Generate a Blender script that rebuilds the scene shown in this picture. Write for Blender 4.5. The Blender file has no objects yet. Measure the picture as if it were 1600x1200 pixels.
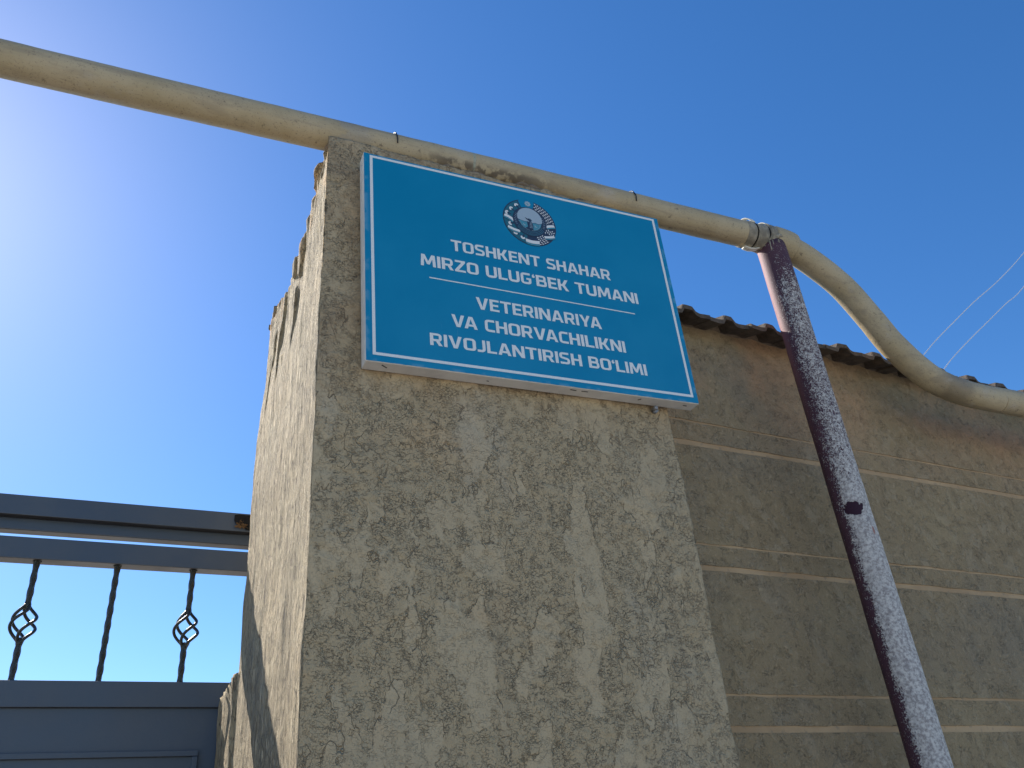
import bpy, bmesh, math, random
from mathutils import Vector, Matrix, noise, geometry

random.seed(7)
rad = math.radians
scene = bpy.context.scene
col = scene.collection

# ------------------------------------------------------------------ camera
cam_data = bpy.data.cameras.new('camera')
cam = bpy.data.objects.new('camera', cam_data)
col.objects.link(cam)
Rm = Matrix(((0.9144583, -0.1456469, -0.3775619),
             (-0.3970993, -0.5026967, -0.7678595),
             (-0.0779627, 0.8521051, -0.5175314)))
cam.matrix_world = Matrix.Translation((0, 0, 1.6)) @ Rm.to_4x4()
cam_data.sensor_width = 36.0
cam_data.lens = 29.72
cam_data.clip_start = 0.01
cam_data.clip_end = 3000
scene.camera = cam

# ------------------------------------------------------------------ light
SUN_EL, SUN_AZ = rad(39.2), rad(-21.5)      # azimuth from +Y towards +X
world = bpy.data.worlds.new('World')
scene.world = world
world.use_nodes = True
wn = world.node_tree
sky = wn.nodes.new('ShaderNodeTexSky')
sky.sky_type = 'NISHITA'
sky.sun_disc = False
sky.sun_elevation = SUN_EL
sky.sun_rotation = SUN_AZ
sky.altitude = 900
sky.air_density = 1.0
sky.dust_density = 0.38
sky.ozone_density = 3.0
wn.nodes['Background'].inputs["Strength"].default_value = 0.106
hs = wn.nodes.new('ShaderNodeHueSaturation')       # the deep, clean blue of a dry high-summer sky
hs.inputs['Saturation'].default_value = 1.27
hs.inputs['Hue'].default_value = 0.504
wn.links.new(sky.outputs[0], hs.inputs['Color'])
wn.links.new(hs.outputs[0], wn.nodes['Background'].inputs['Color'])

sun_data = bpy.data.lights.new('sun', 'SUN')
sun_data.energy = 5.0
sun_data.angle = rad(0.53)
sun_data.color = (1.0, 0.95, 0.87)
sun = bpy.data.objects.new('sun', sun_data)
col.objects.link(sun)
sd = Vector((math.sin(SUN_AZ) * math.cos(SUN_EL), math.cos(SUN_AZ) * math.cos(SUN_EL), math.sin(SUN_EL)))
sun.rotation_euler = sd.to_track_quat('Z', 'Y').to_euler()
sun.location = (-3, 6, 8)

vs = scene.view_settings
vs.view_transform = 'Standard'
vs.look = 'None'
vs.gamma = 1.0
vs.use_curve_mapping = False
vs.exposure = 0.85

# ------------------------------------------------------------------ helpers
def link(name, mesh, mat=None, parent=None):
    o = bpy.data.objects.new(name, mesh)
    col.objects.link(o)
    if mat:
        for m in (mat if isinstance(mat, (list, tuple)) else [mat]):
            mesh.materials.append(m)
    if parent:
        o.parent = parent
    return o

def obj(name, bm, mat=None, parent=None, smooth=False):
    me = bpy.data.meshes.new(name)
    if smooth:
        for f in bm.faces:
            f.smooth = True
    bm.to_mesh(me)
    bm.free()
    return link(name, me, mat, parent)

def empty(name, loc=(0, 0, 0), rz=0.0):
    o = bpy.data.objects.new(name, None)
    col.objects.link(o)
    o.location = loc
    o.rotation_euler = (0, 0, rz)
    o.empty_display_size = 0.1
    return o

def tag(o, label=None, cat=None, group=None, kind=None):
    if label: o['label'] = label
    if cat: o['category'] = cat
    if group: o['group'] = group
    if kind: o['kind'] = kind
    return o

def box(bm, x0, x1, y0, y1, z0, z1, bevel=0.0, seg=2):
    r = bmesh.ops.create_cube(bm, size=1.0)
    M = Matrix.Translation(((x0+x1)/2, (y0+y1)/2, (z0+z1)/2)) @ Matrix.Diagonal((x1-x0, y1-y0, z1-z0, 1))
    bmesh.ops.transform(bm, matrix=M, verts=r['verts'])
    if bevel:
        es = list({e for v in r['verts'] for e in v.link_edges})
        bmesh.ops.bevel(bm, geom=es, offset=bevel, segments=seg, profile=0.5, affect='EDGES')

def frames(path):
    """parallel-transport frames along a list of points"""
    T = []
    n = len(path)
    for i in range(n):
        a = path[max(0, i-1)]; b = path[min(n-1, i+1)]
        T.append((b-a).normalized())
    N = T[0].orthogonal().normalized()
    out = []
    for t in T:
        N = (N - t*N.dot(t)).normalized()
        out.append((t, N, t.cross(N)))
    return out

def sweep(bm, path, radii, sides=24, cap=True, wob=0.0):
    fr = frames(path)
    rings = []
    for i, (p, (t, n, b)) in enumerate(zip(path, fr)):
        r = radii[i] if isinstance(radii, (list, tuple)) else radii
        ring = []
        for k in range(sides):
            a = 2*math.pi*k/sides
            d = n*math.cos(a) + b*math.sin(a)
            rr = r
            q = p + d*r
            if wob:
                rr += wob*noise.noise(q*40) + wob*1.5*noise.noise(q*9)
            ring.append(bm.verts.new(p + d*rr))
        rings.append(ring)
    for i in range(len(rings)-1):
        for k in range(sides):
            k2 = (k+1) % sides
            f = bm.faces.new((rings[i][k], rings[i][k2], rings[i+1][k2], rings[i+1][k]))
            f.smooth = True
    if cap:
        bm.faces.new(list(reversed(rings[0])))
        bm.faces.new(rings[-1])

def catmull(P, n=8):
    P = [Vector(p) for p in P]
    out = []
    for i in range(len(P)-1):
        p0 = P[max(0, i-1)]; p1 = P[i]; p2 = P[i+1]; p3 = P[min(len(P)-1, i+2)]
        for k in range(n):
            t = k/n
            out.append(0.5*((2*p1) + (-p0+p2)*t + (2*p0-5*p1+4*p2-p3)*t*t + (-p0+3*p1-3*p2+p3)*t**3))
    out.append(P[-1])
    return out

# ------------------------------------------------------------------ materials
class NT:
    def __init__(self, name, rough=0.8):
        self.m = bpy.data.materials.new(name)
        self.m.use_nodes = True
        self.t = self.m.node_tree
        self.b = self.t.nodes['Principled BSDF']
        self.b.inputs['Roughness'].default_value = rough
        self.co = self.t.nodes.new('ShaderNodeTexCoord').outputs['Object']
    def node(self, kind, **kw):
        n = self.t.nodes.new(kind)
        for k, v in kw.items():
            setattr(n, k, v)
        return n
    def put(self, inp, v):
        if hasattr(v, 'bl_idname') or hasattr(v, 'links'):
            self.t.links.new(v, inp)
        else:
            inp.default_value = v
    def map(self, scale=(1, 1, 1), vec=None, loc=(0, 0, 0), rot=(0, 0, 0)):
        n = self.node('ShaderNodeMapping')
        self.put(n.inputs['Vector'], vec if vec is not None else self.co)
        n.inputs['Scale'].default_value = scale
        n.inputs['Location'].default_value = loc
        n.inputs['Rotation'].default_value = rot
        return n.outputs[0]
    def noise(self, vec=None, scale=5, detail=4, rough=0.5, dist=0.0, out='Fac'):
        n = self.node('ShaderNodeTexNoise')
        self.put(n.inputs['Vector'], vec if vec is not None else self.co)
        n.inputs['Scale'].default_value = scale
        n.inputs['Detail'].default_value = detail
        n.inputs['Roughness'].default_value = rough
        n.inputs['Distortion'].default_value = dist
        return n.outputs[out]
    def voro(self, vec=None, scale=5, feature='F1', out='Distance', rnd=1.0):
        n = self.node('ShaderNodeTexVoronoi', feature=feature)
        self.put(n.inputs['Vector'], vec if vec is not None else self.co)
        n.inputs['Scale'].default_value = scale
        n.inputs['Randomness'].default_value = rnd
        return n.outputs[out]
    def math(self, op, a, b=0.0, c=None, clamp=False):
        n = self.node('ShaderNodeMath', operation=op, use_clamp=clamp)
        self.put(n.inputs[0], a); self.put(n.inputs[1], b)
        if c is not None: self.put(n.inputs[2], c)
        return n.outputs[0]
    def vadd(self, a, b, k):
        s = self.node('ShaderNodeVectorMath', operation='MULTIPLY_ADD')
        self.put(s.inputs[0], b)
        s.inputs[1].default_value = (k, k, k) if not isinstance(k, tuple) else k
        self.put(s.inputs[2], a)
        return s.outputs[0]
    def step(self, v, a, b, lo=0.0, hi=1.0):
        n = self.node('ShaderNodeMapRange', interpolation_type='SMOOTHSTEP')
        self.put(n.inputs[0], v)
        n.inputs[1].default_value = a; n.inputs[2].default_value = b
        n.inputs[3].default_value = lo; n.inputs[4].default_value = hi
        return n.outputs[0]
    def mix(self, f, a, b, mode='MIX'):
        n = self.node('ShaderNodeMix', data_type='RGBA', blend_type=mode)
        self.put(n.inputs[0], f)
        for i, v in ((6, a), (7, b)):
            if isinstance(v, tuple): n.inputs[i].default_value = (*v, 1) if len(v) == 3 else v
            else: self.t.links.new(v, n.inputs[i])
        return n.outputs[2]
    def sep(self, v=None):
        n = self.node('ShaderNodeSeparateXYZ')
        self.put(n.inputs[0], v if v is not None else self.co)
        return n.outputs
    def bump(self, h, dist, strength=1.0, prev=None):
        n = self.node('ShaderNodeBump')
        n.inputs['Strength'].default_value = strength
        n.inputs['Distance'].default_value = dist
        self.put(n.inputs['Height'], h)
        if prev is not None: self.put(n.inputs['Normal'], prev)
        return n.outputs[0]
    def tint(self, c, t):
        return self.mix(1.0, c, t, 'MULTIPLY')
    def done(self, color=None, normal=None, rough=None):
        if color is not None:
            if isinstance(color, tuple): self.b.inputs['Base Color'].default_value = (*color, 1)
            else: self.t.links.new(color, self.b.inputs['Base Color'])
        if normal is not None: self.t.links.new(normal, self.b.inputs['Normal'])
        if rough is not None: self.put(self.b.inputs['Roughness'], rough)
        return self.m

def centred(N, scale, detail=2):
    """colour noise minus one half, a zero-mean warp vector"""
    c = N.noise(scale=scale, detail=detail, out='Color')
    s = N.node('ShaderNodeVectorMath', operation='SUBTRACT')
    N.put(s.inputs[0], c); s.inputs[1].default_value = (.5, .5, .5)
    return s.outputs[0]

def hairlines(N, vec, scale, width, gscale, g0, g1, detail=2, loc=(0, 0, 0)):
    """short wandering cracks: level line of a noise, broken up by a second noise"""
    n = N.noise(N.map(loc=loc, vec=vec), scale, detail, .55)
    ln = N.math('SUBTRACT', 1.0, N.step(N.math('ABSOLUTE', N.math('SUBTRACT', n, 0.5)), width*.15, width))
    return N.math('MULTIPLY', ln, N.step(N.noise(N.map(loc=(loc[1], loc[0], loc[2]+3)), gscale, 3, .6), g0, g1))

def mat_stucco_front():
    N = NT('aged_float_stucco', 0.92)
    w = N.vadd(N.co, centred(N, 18, 4), 0.030)
    w2 = N.vadd(w, centred(N, 70, 3), 0.010)
    w3 = N.map((1, 1, 1.25), N.vadd(N.vadd(N.co, centred(N, 18, 2), 0.006), centred(N, 140, 2), 0.0022))
    isl = N.noise(N.map((1.0, 1.0, 0.40), w2), 15, 4, 0.5)           # smooth trowelled islands, drawn out vertically
    M = N.step(isl, 0.52, 0.56)
    c1 = N.math('SUBTRACT', 1.0, N.step(N.math('ABSOLUTE', N.math('SUBTRACT', isl, 0.53)), 0.001, 0.007))
    c1 = N.math('MULTIPLY', c1, N.step(N.noise(scale=38, detail=3), .50, .60))
    c2 = hairlines(N, w3, 50, .011, 26, .47, .60)
    c3 = N.math('MULTIPLY', hairlines(N, w3, 105, .018, 44, .46, .62, loc=(4, 2, 7)), .85)
    c5 = N.math('MULTIPLY', hairlines(N, w3, 190, .035, 60, .45, .62, loc=(2, 6, 3)), .55)
    c3 = N.math('MAXIMUM', c3, c5)
    c4 = hairlines(N, N.map((1, 1, .5), w), 9, .005, 8, .53, .62, 4, loc=(1, 8, 2))
    rim = N.math('SUBTRACT', 1.0, N.math('MULTIPLY', M, .75))
    lines = N.math('MAXIMUM', N.math('MAXIMUM', c1, N.math('MULTIPLY', c4, .9)), N.math('MULTIPLY', N.math('MAXIMUM', c2, c3), rim))
    mid = N.noise(N.map((1, 1, .6), w2), 70, 5, 0.62)
    fine = N.noise(scale=260, detail=4, rough=0.65)
    h = N.math('ADD', N.math('MULTIPLY', M, 0.40), N.math('MULTIPLY', N.math('MULTIPLY', mid, rim), 1.2))
    h = N.math('SUBTRACT', h, N.math('MULTIPLY', lines, 0.9))
    h = N.math('ADD', h, N.math('MULTIPLY', fine, 0.12))
    base = N.mix(N.math('MULTIPLY', M, .9), (.400, .352, .262), (.440, .394, .304))
    big = N.noise(scale=3.0, detail=5, rough=.62)
    base = N.mix(N.step(big, .42, .68), base, (.385, .350, .275))
    grey = N.noise(N.map((1, 1, .35), w, loc=(3, 1, 2)), 5.5, 5, .6)
    base = N.mix(N.step(grey, .56, .70, 0, .35), base, (.42, .41, .385))
    warm = N.noise(N.map(loc=(7, 3, 1)), 6, 4, .6)
    base = N.mix(N.step(warm, .55, .75, 0, .45), base, (.46, .355, .235))
    streak = N.noise(N.map((1, 1, .06)), 20, 4, .6)
    base = N.mix(N.step(streak, .52, .70, 0, .18), base, (.27, .24, .19))
    # grime under the sign, with the sign's contact shade painted in
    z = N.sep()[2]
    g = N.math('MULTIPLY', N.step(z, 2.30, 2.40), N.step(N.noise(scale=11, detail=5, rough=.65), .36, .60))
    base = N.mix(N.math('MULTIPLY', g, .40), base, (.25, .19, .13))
    base = N.mix(N.step(mid, .40, .26, 0, .25), base, (.19, .16, .12))
    base = N.mix(N.math('MULTIPLY', N.step(fine, .46, .34), .35), base, (.22, .19, .14))
    base = N.mix(N.math('MULTIPLY', lines, .40), base, (.12, .097, .072))
    spk = N.noise(scale=420, detail=3, rough=.7)
    base = N.mix(N.step(spk, .44, .30, 0, .5), base, (.20, .17, .125))
    base = N.mix(N.step(spk, .60, .72, 0, .35), base, (.55, .50, .41))
    base = N.tint(base, (1.09, .925, .705))
    # faint red crayon scribble at the upper right of the face
    d = N.node('ShaderNodeVectorMath', operation='DISTANCE')
    N.put(d.inputs[0], N.co); d.inputs[1].default_value = (.672-.58, 1.2-1.55, 2.375)
    scr = hairlines(N, N.map((1, 1, 1)), 60, .03, 40, .35, .45, loc=(9, 9, 1))
    base = N.mix(N.math('MULTIPLY', scr, N.step(d.outputs['Value'], .07, .03, 0, .5)), base, (.42, .12, .08))
    return N.done(base, N.bump(h, 0.0055, 1.0))

def mat_stucco_side():
    N = NT('bark_beetle_stucco', 0.93)
    w = N.vadd(N.co, centred(N, 30, 3), 0.014)
    g = N.noise(N.map((1, 1, .24), w), 95, 6, 0.74)
    g2 = N.noise(N.map((1, 1, .22), w, (2, 5, 1)), 170, 3, 0.6)
    pitn = N.noise(N.map((1, 1, .30), w, (4, 2, 8)), 95, 2, 0.5)
    pit = N.step(pitn, .40, .33)
    flat = N.step(N.noise(N.map((1, 1, .3), w), 14, 3, .5), .46, .60)
    rg = N.step(g, .38, .62)
    h = N.math('MULTIPLY', rg, N.math('SUBTRACT', 1.0, N.math('MULTIPLY', flat, .55)))
    h = N.math('ADD', h, N.math('MULTIPLY', g2, .45))
    pn2 = N.noise(N.map((1, 1, .34), w, (7, 1, 3)), 190, 3, 0.6)
    pit2 = N.math('MULTIPLY', N.step(pn2, .43, .38), N.step(N.noise(scale=18, detail=3), .36, .50))
    ln = hairlines(N, N.map((1, 1, .26), w), 110, .03, 40, .44, .56)
    pit = N.math('MAXIMUM', pit, N.math('MAXIMUM', N.math('MULTIPLY', pit2, .9), N.math('MULTIPLY', ln, .8)))
    h = N.math('SUBTRACT', h, N.math('MULTIPLY', pit, 1.2))
    base = N.mix(rg, (.340, .285, .205), (.500, .445, .350))
    big = N.noise(scale=4, detail=4, rough=.6)
    base = N.mix(N.math('MULTIPLY', N.step(big, .45, .7), .5), base, (.46, .375, .27))
    base = N.mix(N.math('MULTIPLY', pit, .70), base, (.10, .08, .06))
    # raw orange render where the top has flaked
    z = N.sep()[2]
    top = N.step(z, 2.74, 2.86)
    raw = N.step(N.noise(N.map((1, 1, .35), loc=(9, 0, 4)), 17, 4, .6), .53, .62)
    base = N.mix(N.math('MULTIPLY', N.math('MULTIPLY', top, raw), .8), base, (.58, .39, .23))
    base = N.mix(N.step(g2, .42, .28, 0, .5), base, (.17, .14, .10))
    base = N.tint(base, (1.12, 1.0, .76))
    return N.done(base, N.bump(h, 0.0046, 1.0))

def mat_stucco_wall():
    N = NT('dark_trowelled_stucco', 0.93)
    w = N.vadd(N.co, centred(N, 22, 4), 0.024)
    w2 = N.vadd(w, centred(N, 90, 3), 0.012)
    isl = N.noise(N.map((1.0, 1, .8), w2, rot=(0, rad(35), 0)), 24, 5, 0.6)
    M = N.step(isl, 0.52, 0.60)
    mid = N.noise(w2, 80, 5, 0.66)
    w3 = N.vadd(N.co, centred(N, 60, 2), 0.004)
    c1 = hairlines(N, w3, 62, .014, 26, .50, .62)
    c2 = hairlines(N, w3, 130, .024, 30, .48, .62, loc=(4, 2, 7))
    cr = N.math('MAXIMUM', c1, c2)
    fine = N.noise(scale=300, detail=4, rough=.7)
    lump = N.math('MULTIPLY', N.step(N.voro(w2, 62), .26, .14), N.step(N.noise(scale=9, detail=3), .44, .58))
    h = N.math('ADD', N.math('MULTIPLY', M, .3), N.math('MULTIPLY', mid, .9))
    h = N.math('ADD', h, N.math('MULTIPLY', lump, .4))
    h = N.math('SUBTRACT', h, N.math('MULTIPLY', cr, .4))
    h = N.math('ADD', h, N.math('MULTIPLY', fine, .45))
    base = N.mix(N.math('MULTIPLY', M, .55), (.235, .200, .140), (.290, .262, .208))
    big = N.noise(N.map(loc=(2, 0, 7)), 2.3, 5, .6)
    base = N.mix(N.step(big, .42, .66), base, (.205, .188, .155))
    olive = N.noise(N.map(loc=(8, 0, 2)), 3.6, 5, .65)
    base = N.mix(N.step(olive, .50, .66, 0, .45), base, (.300, .265, .185))
    z = N.sep()[2]
    warm = N.math('MULTIPLY', N.step(z, 2.38, 2.66), N.step(N.noise(N.map(loc=(5, 0, 1)), 3.0, 5, .62), .40, .62))
    base = N.mix(N.math('MULTIPLY', warm, .75), base, (.385, .265, .180))
    pale = N.step(N.noise(N.map(loc=(1, 0, 3)), 5.0, 6, .68), .58, .74)
    base = N.mix(N.math('MULTIPLY', pale, .5), base, (.37, .34, .29))
    base = N.mix(N.step(fine, .45, .32, 0, .5), base, (.13, .11, .08))
    base = N.mix(N.step(fine, .58, .70, 0, .35), base, (.38, .34, .27))
    base = N.mix(N.math('MULTIPLY', cr, .40), base, (.10, .085, .06))
    base = N.mix(N.step(mid, .44, .30, 0, .5), base, (.13, .11, .08))
    base = N.mix(N.step(mid, .55, .68, 0, .45), base, (.36, .32, .25))
    base = N.tint(base, (1.32, 1.12, .85))
    return N.done(base, N.bump(h, 0.0050, 1.0))

def mat_groove():
    N = NT('peach_groove_paint', 0.85)
    n1 = N.noise(scale=60, detail=5, rough=.65)
    n2 = N.noise(N.map((.3, 1, 1)), 14, 4, .6)
    base = N.mix(N.step(n2, .38, .66), (.38, .245, .125), (.48, .325, .175))
    base = N.mix(N.step(n1, .46, .32, 0, .6), base, (.22, .175, .12))
    return N.done(base, N.bump(n1, 0.0015, .8))

def mat_pipe():
    N = NT('old_cream_gas_pipe_paint', 0.55)
    n1 = N.noise(scale=9, detail=6, rough=.65)
    n2 = N.noise(scale=60, detail=6, rough=.7)
    n3 = N.noise(N.map((.35, 1, 1), loc=(4, 1, 1)), 22, 5, .65)
    base = N.mix(N.step(n1, .35, .65), (.52, .44, .27), (.60, .52, .35))
    base = N.mix(N.step(n3, .52, .68, 0, .55), base, (.40, .345, .24))
    base = N.mix(N.step(n2, .40, .30, 0, .75), base, (.10, .08, .055))
    x, y, z = N.sep()
    # pale flaked patch above the pillar, turquoise paint stripe above the sign
    pm = N.math('MULTIPLY', N.step(x, .235, .262), N.step(x, .345, .300))
    pm = N.math('MULTIPLY', pm, N.step(N.noise(scale=34, detail=4), .40, .52))
    base = N.mix(N.math('MULTIPLY', pm, .55), base, (.44, .42, .36))
    st = N.math('MULTIPLY', N.step(x, .5475, .5485), N.step(x, .5545, .5535))
    base = N.mix(N.math('MULTIPLY', st, .55), base, (.36, .50, .45))
    # dirt that collected between sign and pipe
    dirt = N.math('MULTIPLY', N.math('MULTIPLY', N.step(x, .40, .50), N.step(x, .80, .66)), N.step(N.math('SUBTRACT', z, N.math('MULTIPLY', x, .0355)), 2.957, 2.943))
    dirt = N.math('MULTIPLY', dirt, N.step(N.noise(scale=50, detail=4), .38, .55))
    base = N.mix(N.math('MULTIPLY', dirt, .8), base, (.09, .07, .05))
    # rust-dark scuff on the low bend
    d = N.node('ShaderNodeVectorMath', operation='DISTANCE')
    N.put(d.inputs[0], N.vadd(N.co, centred(N, 30, 3), .05)); d.inputs[1].default_value = (1.86, 1.21, 2.62)
    sc = N.step(d.outputs['Value'], .07, .02, 0, .5)
    base = N.mix(sc, base, (.14, .115, .09))
    lng2 = N.noise(N.map((.15, 1, 1), loc=(2, 3, 2)), 160, 3, .6)
    h = N.math('ADD', N.math('ADD', n2, N.math('MULTIPLY', n3, .8)), N.math('MULTIPLY', lng2, .5))
    lng = N.noise(N.map((.10, 1, 1), loc=(1, 3, 2)), 40, 5, .7)
    base = N.mix(N.step(lng, .50, .68, 0, .45), base, (.30, .255, .19))
    blot = N.noise(N.map((.6, 1, 1), loc=(6, 3, 2)), 14, 6, .7)
    base = N.mix(N.step(blot, .56, .70, 0, .55), base, (.56, .52, .44))
    spk = N.noise(scale=300, detail=3, rough=.7)
    base = N.mix(N.step(spk, .42, .32, 0, .6), base, (.16, .13, .10))
    base = N.tint(base, (.75, .69, .62))
    return N.done(base, N.bump(h, 0.0011, .7), N.step(n1, .3, .7, .55, .72))

def mat_post():
    N = NT('maroon_paint_with_grey_overspray', 0.6)
    N.b.inputs['Specular IOR Level'].default_value = .3
    x, y, z = N.sep()
    ang = N.math('ADD', N.math('MULTIPLY', x, .15/.036), N.math('MULTIPLY', y, -0.99/.036))   # +1 faces the street side
    blot = N.math('MULTIPLY', N.math('SUBTRACT', N.noise(N.map((1, 1, .5)), 24, 5, .65), .5), .9)
    dens = N.math('ADD', ang, blot)
    sp = N.noise(scale=340, detail=4, rough=.65)
    sp = N.math('ADD', sp, N.math('MULTIPLY', N.math('SUBTRACT', N.noise(scale=90, detail=3), .5), .35))
    # chance of a speck grows towards the street side; low down the specks close into a coat
    lim = N.step(dens, -.55, .80, .66, .455)
    lim = N.math('SUBTRACT', lim, N.math('MULTIPLY', N.step(z, 2.50, 2.10, 0, .20), N.step(dens, -.1, .45)))
    lim = N.math('ADD', lim, N.step(z, 2.80, 2.93, 0, .17))
    mm = N.step(N.math('SUBTRACT', sp, lim), -.03, .05)
    tone = N.noise(scale=140, detail=4, rough=.7)
    silver = N.mix(N.step(tone, .35, .65), (.27, .235, .215), (.60, .555, .49))
    maroon = N.mix(N.noise(scale=30, detail=4), (.060, .026, .036), (.100, .046, .060))
    # the side away from the street: faded pink with sunlit sheen painted in
    lit_fade = N.math('MULTIPLY', N.step(ang, .10, -.60), N.step(z, 2.35, 2.78))
    maroon = N.mix(N.math('MULTIPLY', lit_fade, .85), maroon, (.30, .135, .135))
    mm2 = N.math('MULTIPLY', mm, N.math('SUBTRACT', 1.0, N.math('MULTIPLY', lit_fade, .75)))
    base = N.mix(mm2, maroon, silver)
    # bare maroon patch where a lump of paint came off, and a small red scratch
    d = N.node('ShaderNodeVectorMath', operation='DISTANCE')
    N.put(d.inputs[0], N.map((1, 1, 1.15), N.vadd(N.vadd(N.co, centred(N, 60, 3), .022), centred(N, 220, 3), .008))); d.inputs[1].default_value = (-.026, -.026, 2.240*1.15)
    pm = N.step(d.outputs['Value'], .0195, .0180)
    base = N.mix(pm, base, (.028, .006, .016))
    d2 = N.node('ShaderNodeVectorMath', operation='DISTANCE')
    N.put(d2.inputs[0], N.map((1, 1, .28), N.vadd(N.co, centred(N, 60, 2), .008))); d2.inputs[1].default_value = (.0, -.036, 2.19*.28)
    base = N.mix(N.step(d2.outputs['Value'], .0034, .0018, 0, .8), base, (.33, .11, .07))
    h = N.math('MULTIPLY', mm, N.math('SUBTRACT', 1.0, pm))
    nrm = N.bump(N.math('ADD', h, N.math('MULTIPLY', sp, .8)), 0.0010, .8)
    return N.done(base, nrm, .68)

def mat_gate(name='slate_blue_gate_paint', dusty=False):
    N = NT(name, 0.42)
    n1 = N.noise(scale=5, detail=5, rough=.6)
    n2 = N.noise(scale=160, detail=3, rough=.6)
    base = N.mix(N.step(n1, .35, .7), (.060, .082, .112), (.076, .098, .124))
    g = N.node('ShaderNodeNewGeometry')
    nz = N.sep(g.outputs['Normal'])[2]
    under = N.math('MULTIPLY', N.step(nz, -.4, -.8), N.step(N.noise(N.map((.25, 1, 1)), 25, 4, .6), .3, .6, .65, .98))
    base = N.mix(under, base, (.030, .024, .020))                    # undersides darkened in the colour against the ground bounce
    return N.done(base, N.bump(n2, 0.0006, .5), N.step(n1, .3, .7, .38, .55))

def mat_plain(name, c, rough=.6, nscale=80, bump=.0006, var=.25, metal=0.0):
    N = NT(name, rough)
    n1 = N.noise(scale=nscale, detail=5, rough=.6)
    n2 = N.noise(scale=nscale*.12, detail=3)
    d = tuple(v*(1-var) for v in c)
    base = N.mix(N.step(N.math('ADD', N.math('MULTIPLY', n1, .5), N.math('MULTIPLY', n2, .5)), .38, .62), d, c)
    N.b.inputs['Metallic'].default_value = metal
    return N.done(base, N.bump(n1, bump, .7))

def mat_sign_blue():
    N = NT('faded_blue_sign_film', 0.30)
    n1 = N.noise(scale=4, detail=4, rough=.6)
    base = N.mix(N.step(n1, .35, .65), (.000, .195, .345), (.000, .212, .368))
    x, y, z = N.sep()
    edge = N.math('MAXIMUM', N.math('ABSOLUTE', N.math('MULTIPLY', x, 1/.337)), N.math('ABSOLUTE', N.math('MULTIPLY', z, 1/.237)))
    rub = N.math('MULTIPLY', N.step(edge, .965, 1.0), N.step(N.noise(scale=38, detail=4), .50, .60))
    base = N.mix(N.math('MULTIPLY', rub, .45), base, (.18, .36, .47))
    nk = N.math('MULTIPLY', N.step(N.math('MULTIPLY', z, -1), .2355, .2373), N.step(N.noise(scale=45, detail=3), .56, .60))
    base = N.mix(nk, base, (.62, .64, .65))
    sc = N.step(N.noise(N.map((10, 1, .35)), 26, 2, .5), .73, .78)
    base = N.mix(N.math('MULTIPLY', sc, .18), base, (.2, .4, .5))
    dust = N.step(N.noise(scale=700, detail=2), .66, .74, 0, .12)
    base = N.mix(dust, base, (.3, .42, .48))
    return N.done(base, N.bump(N.noise(scale=3, detail=2), 0.004, .25), N.step(n1, .3, .7, .28, .42))

def mat_print(name, c, v=.1, rough=.4):
    N = NT(name, rough)
    n1 = N.noise(scale=900, detail=2)
    base = N.mix(N.step(n1, .35, .65), tuple(k*(1-v) for k in c), c)
    return N.done(base)

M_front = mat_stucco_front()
M_side = mat_stucco_side()
M_wall = mat_stucco_wall()
M_groove = mat_groove()
M_pipe = mat_pipe()
M_post = mat_post()
M_gate = mat_gate()
M_iron = mat_plain('dark_green_black_ironwork', (.028, .034, .030), .45, 200, .0008, .4)
M_tile = mat_plain('weathered_dark_roof_tile', (.115, .085, .060), .9, 90, .0045, .5)
M_mortar = mat_plain('crumbly_mortar', (.24, .175, .115), .95, 70, .006, .4)
M_signside = mat_plain('white_sign_box_metal', (.76, .71, .63), .5, 40, .0006, .15)
M_blue = mat_sign_blue()
M_white = mat_print('white_sign_print', (.76, .75, .70))
M_navy = mat_print('navy_emblem_print', (.026, .042, .072))
M_teal = mat_print('teal_emblem_print', (.020, .135, .175))
M_teal2 = mat_print('pale_teal_emblem_print', (.07, .27, .33))
M_pale = mat_print('pale_grey_emblem_print', (.36, .44, .48))
M_wire = mat_plain('dark_tie_wire', (.03, .026, .022), .5, 100, .0003, .3)
M_black = mat_plain('black_gap_shade', (.008, .007, .006), .9, 90, .002, .4)  # dark inside the open notch and strap gaps, put in as colour
M_foam = mat_plain('yellow_brown_foam', (.24, .13, .05), .9, 120, .004, .5)
M_steel = mat_plain('grey_zinc_bolt', (.30, .30, .30), .4, 120, .0003, .3, .6)
M_tape = mat_plain('cream_painted_strap', (.36, .31, .225), .8, 60, .0030, .5)
M_tapecut = mat_plain('pale_cut_strap_edge', (.72, .67, .55), .7, 60, .0006, .15)
M_cable = mat_plain('pale_grey_cable', (.50, .50, .50), .6, 6, .00001, .05)

def mat_ground():
    N = NT('dusty_concrete_yard', .95)
    n1 = N.noise(scale=.7, detail=6, rough=.6)
    n2 = N.noise(scale=40, detail=5, rough=.6)
    base = N.mix(N.step(n1, .35, .65), (.38, .35, .30), (.47, .43, .37))
    base = N.mix(N.step(n2, .45, .3, 0, .5), base, (.18, .16, .135))
    return N.done(base, N.bump(n2, .004, .8))
M_ground = mat_ground()

# ------------------------------------------------------------------ ground
bm = bmesh.new()
n = 40
def gx(i): t = (i/n)*2-1; return 600*abs(t)**3*(1 if t > 0 else -1)
vv = [[bm.verts.new((gx(i), gx(j), 0.02*noise.noise(Vector((gx(i)*.4, gx(j)*.4, 0))) - .02)) for j in range(n+1)] for i in range(n+1)]
for i in range(n):
    for j in range(n):
        bm.faces.new((vv[i][j], vv[i+1][j], vv[i+1][j+1], vv[i][j+1]))
tag(obj('ground', bm, M_ground), kind='structure')

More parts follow.
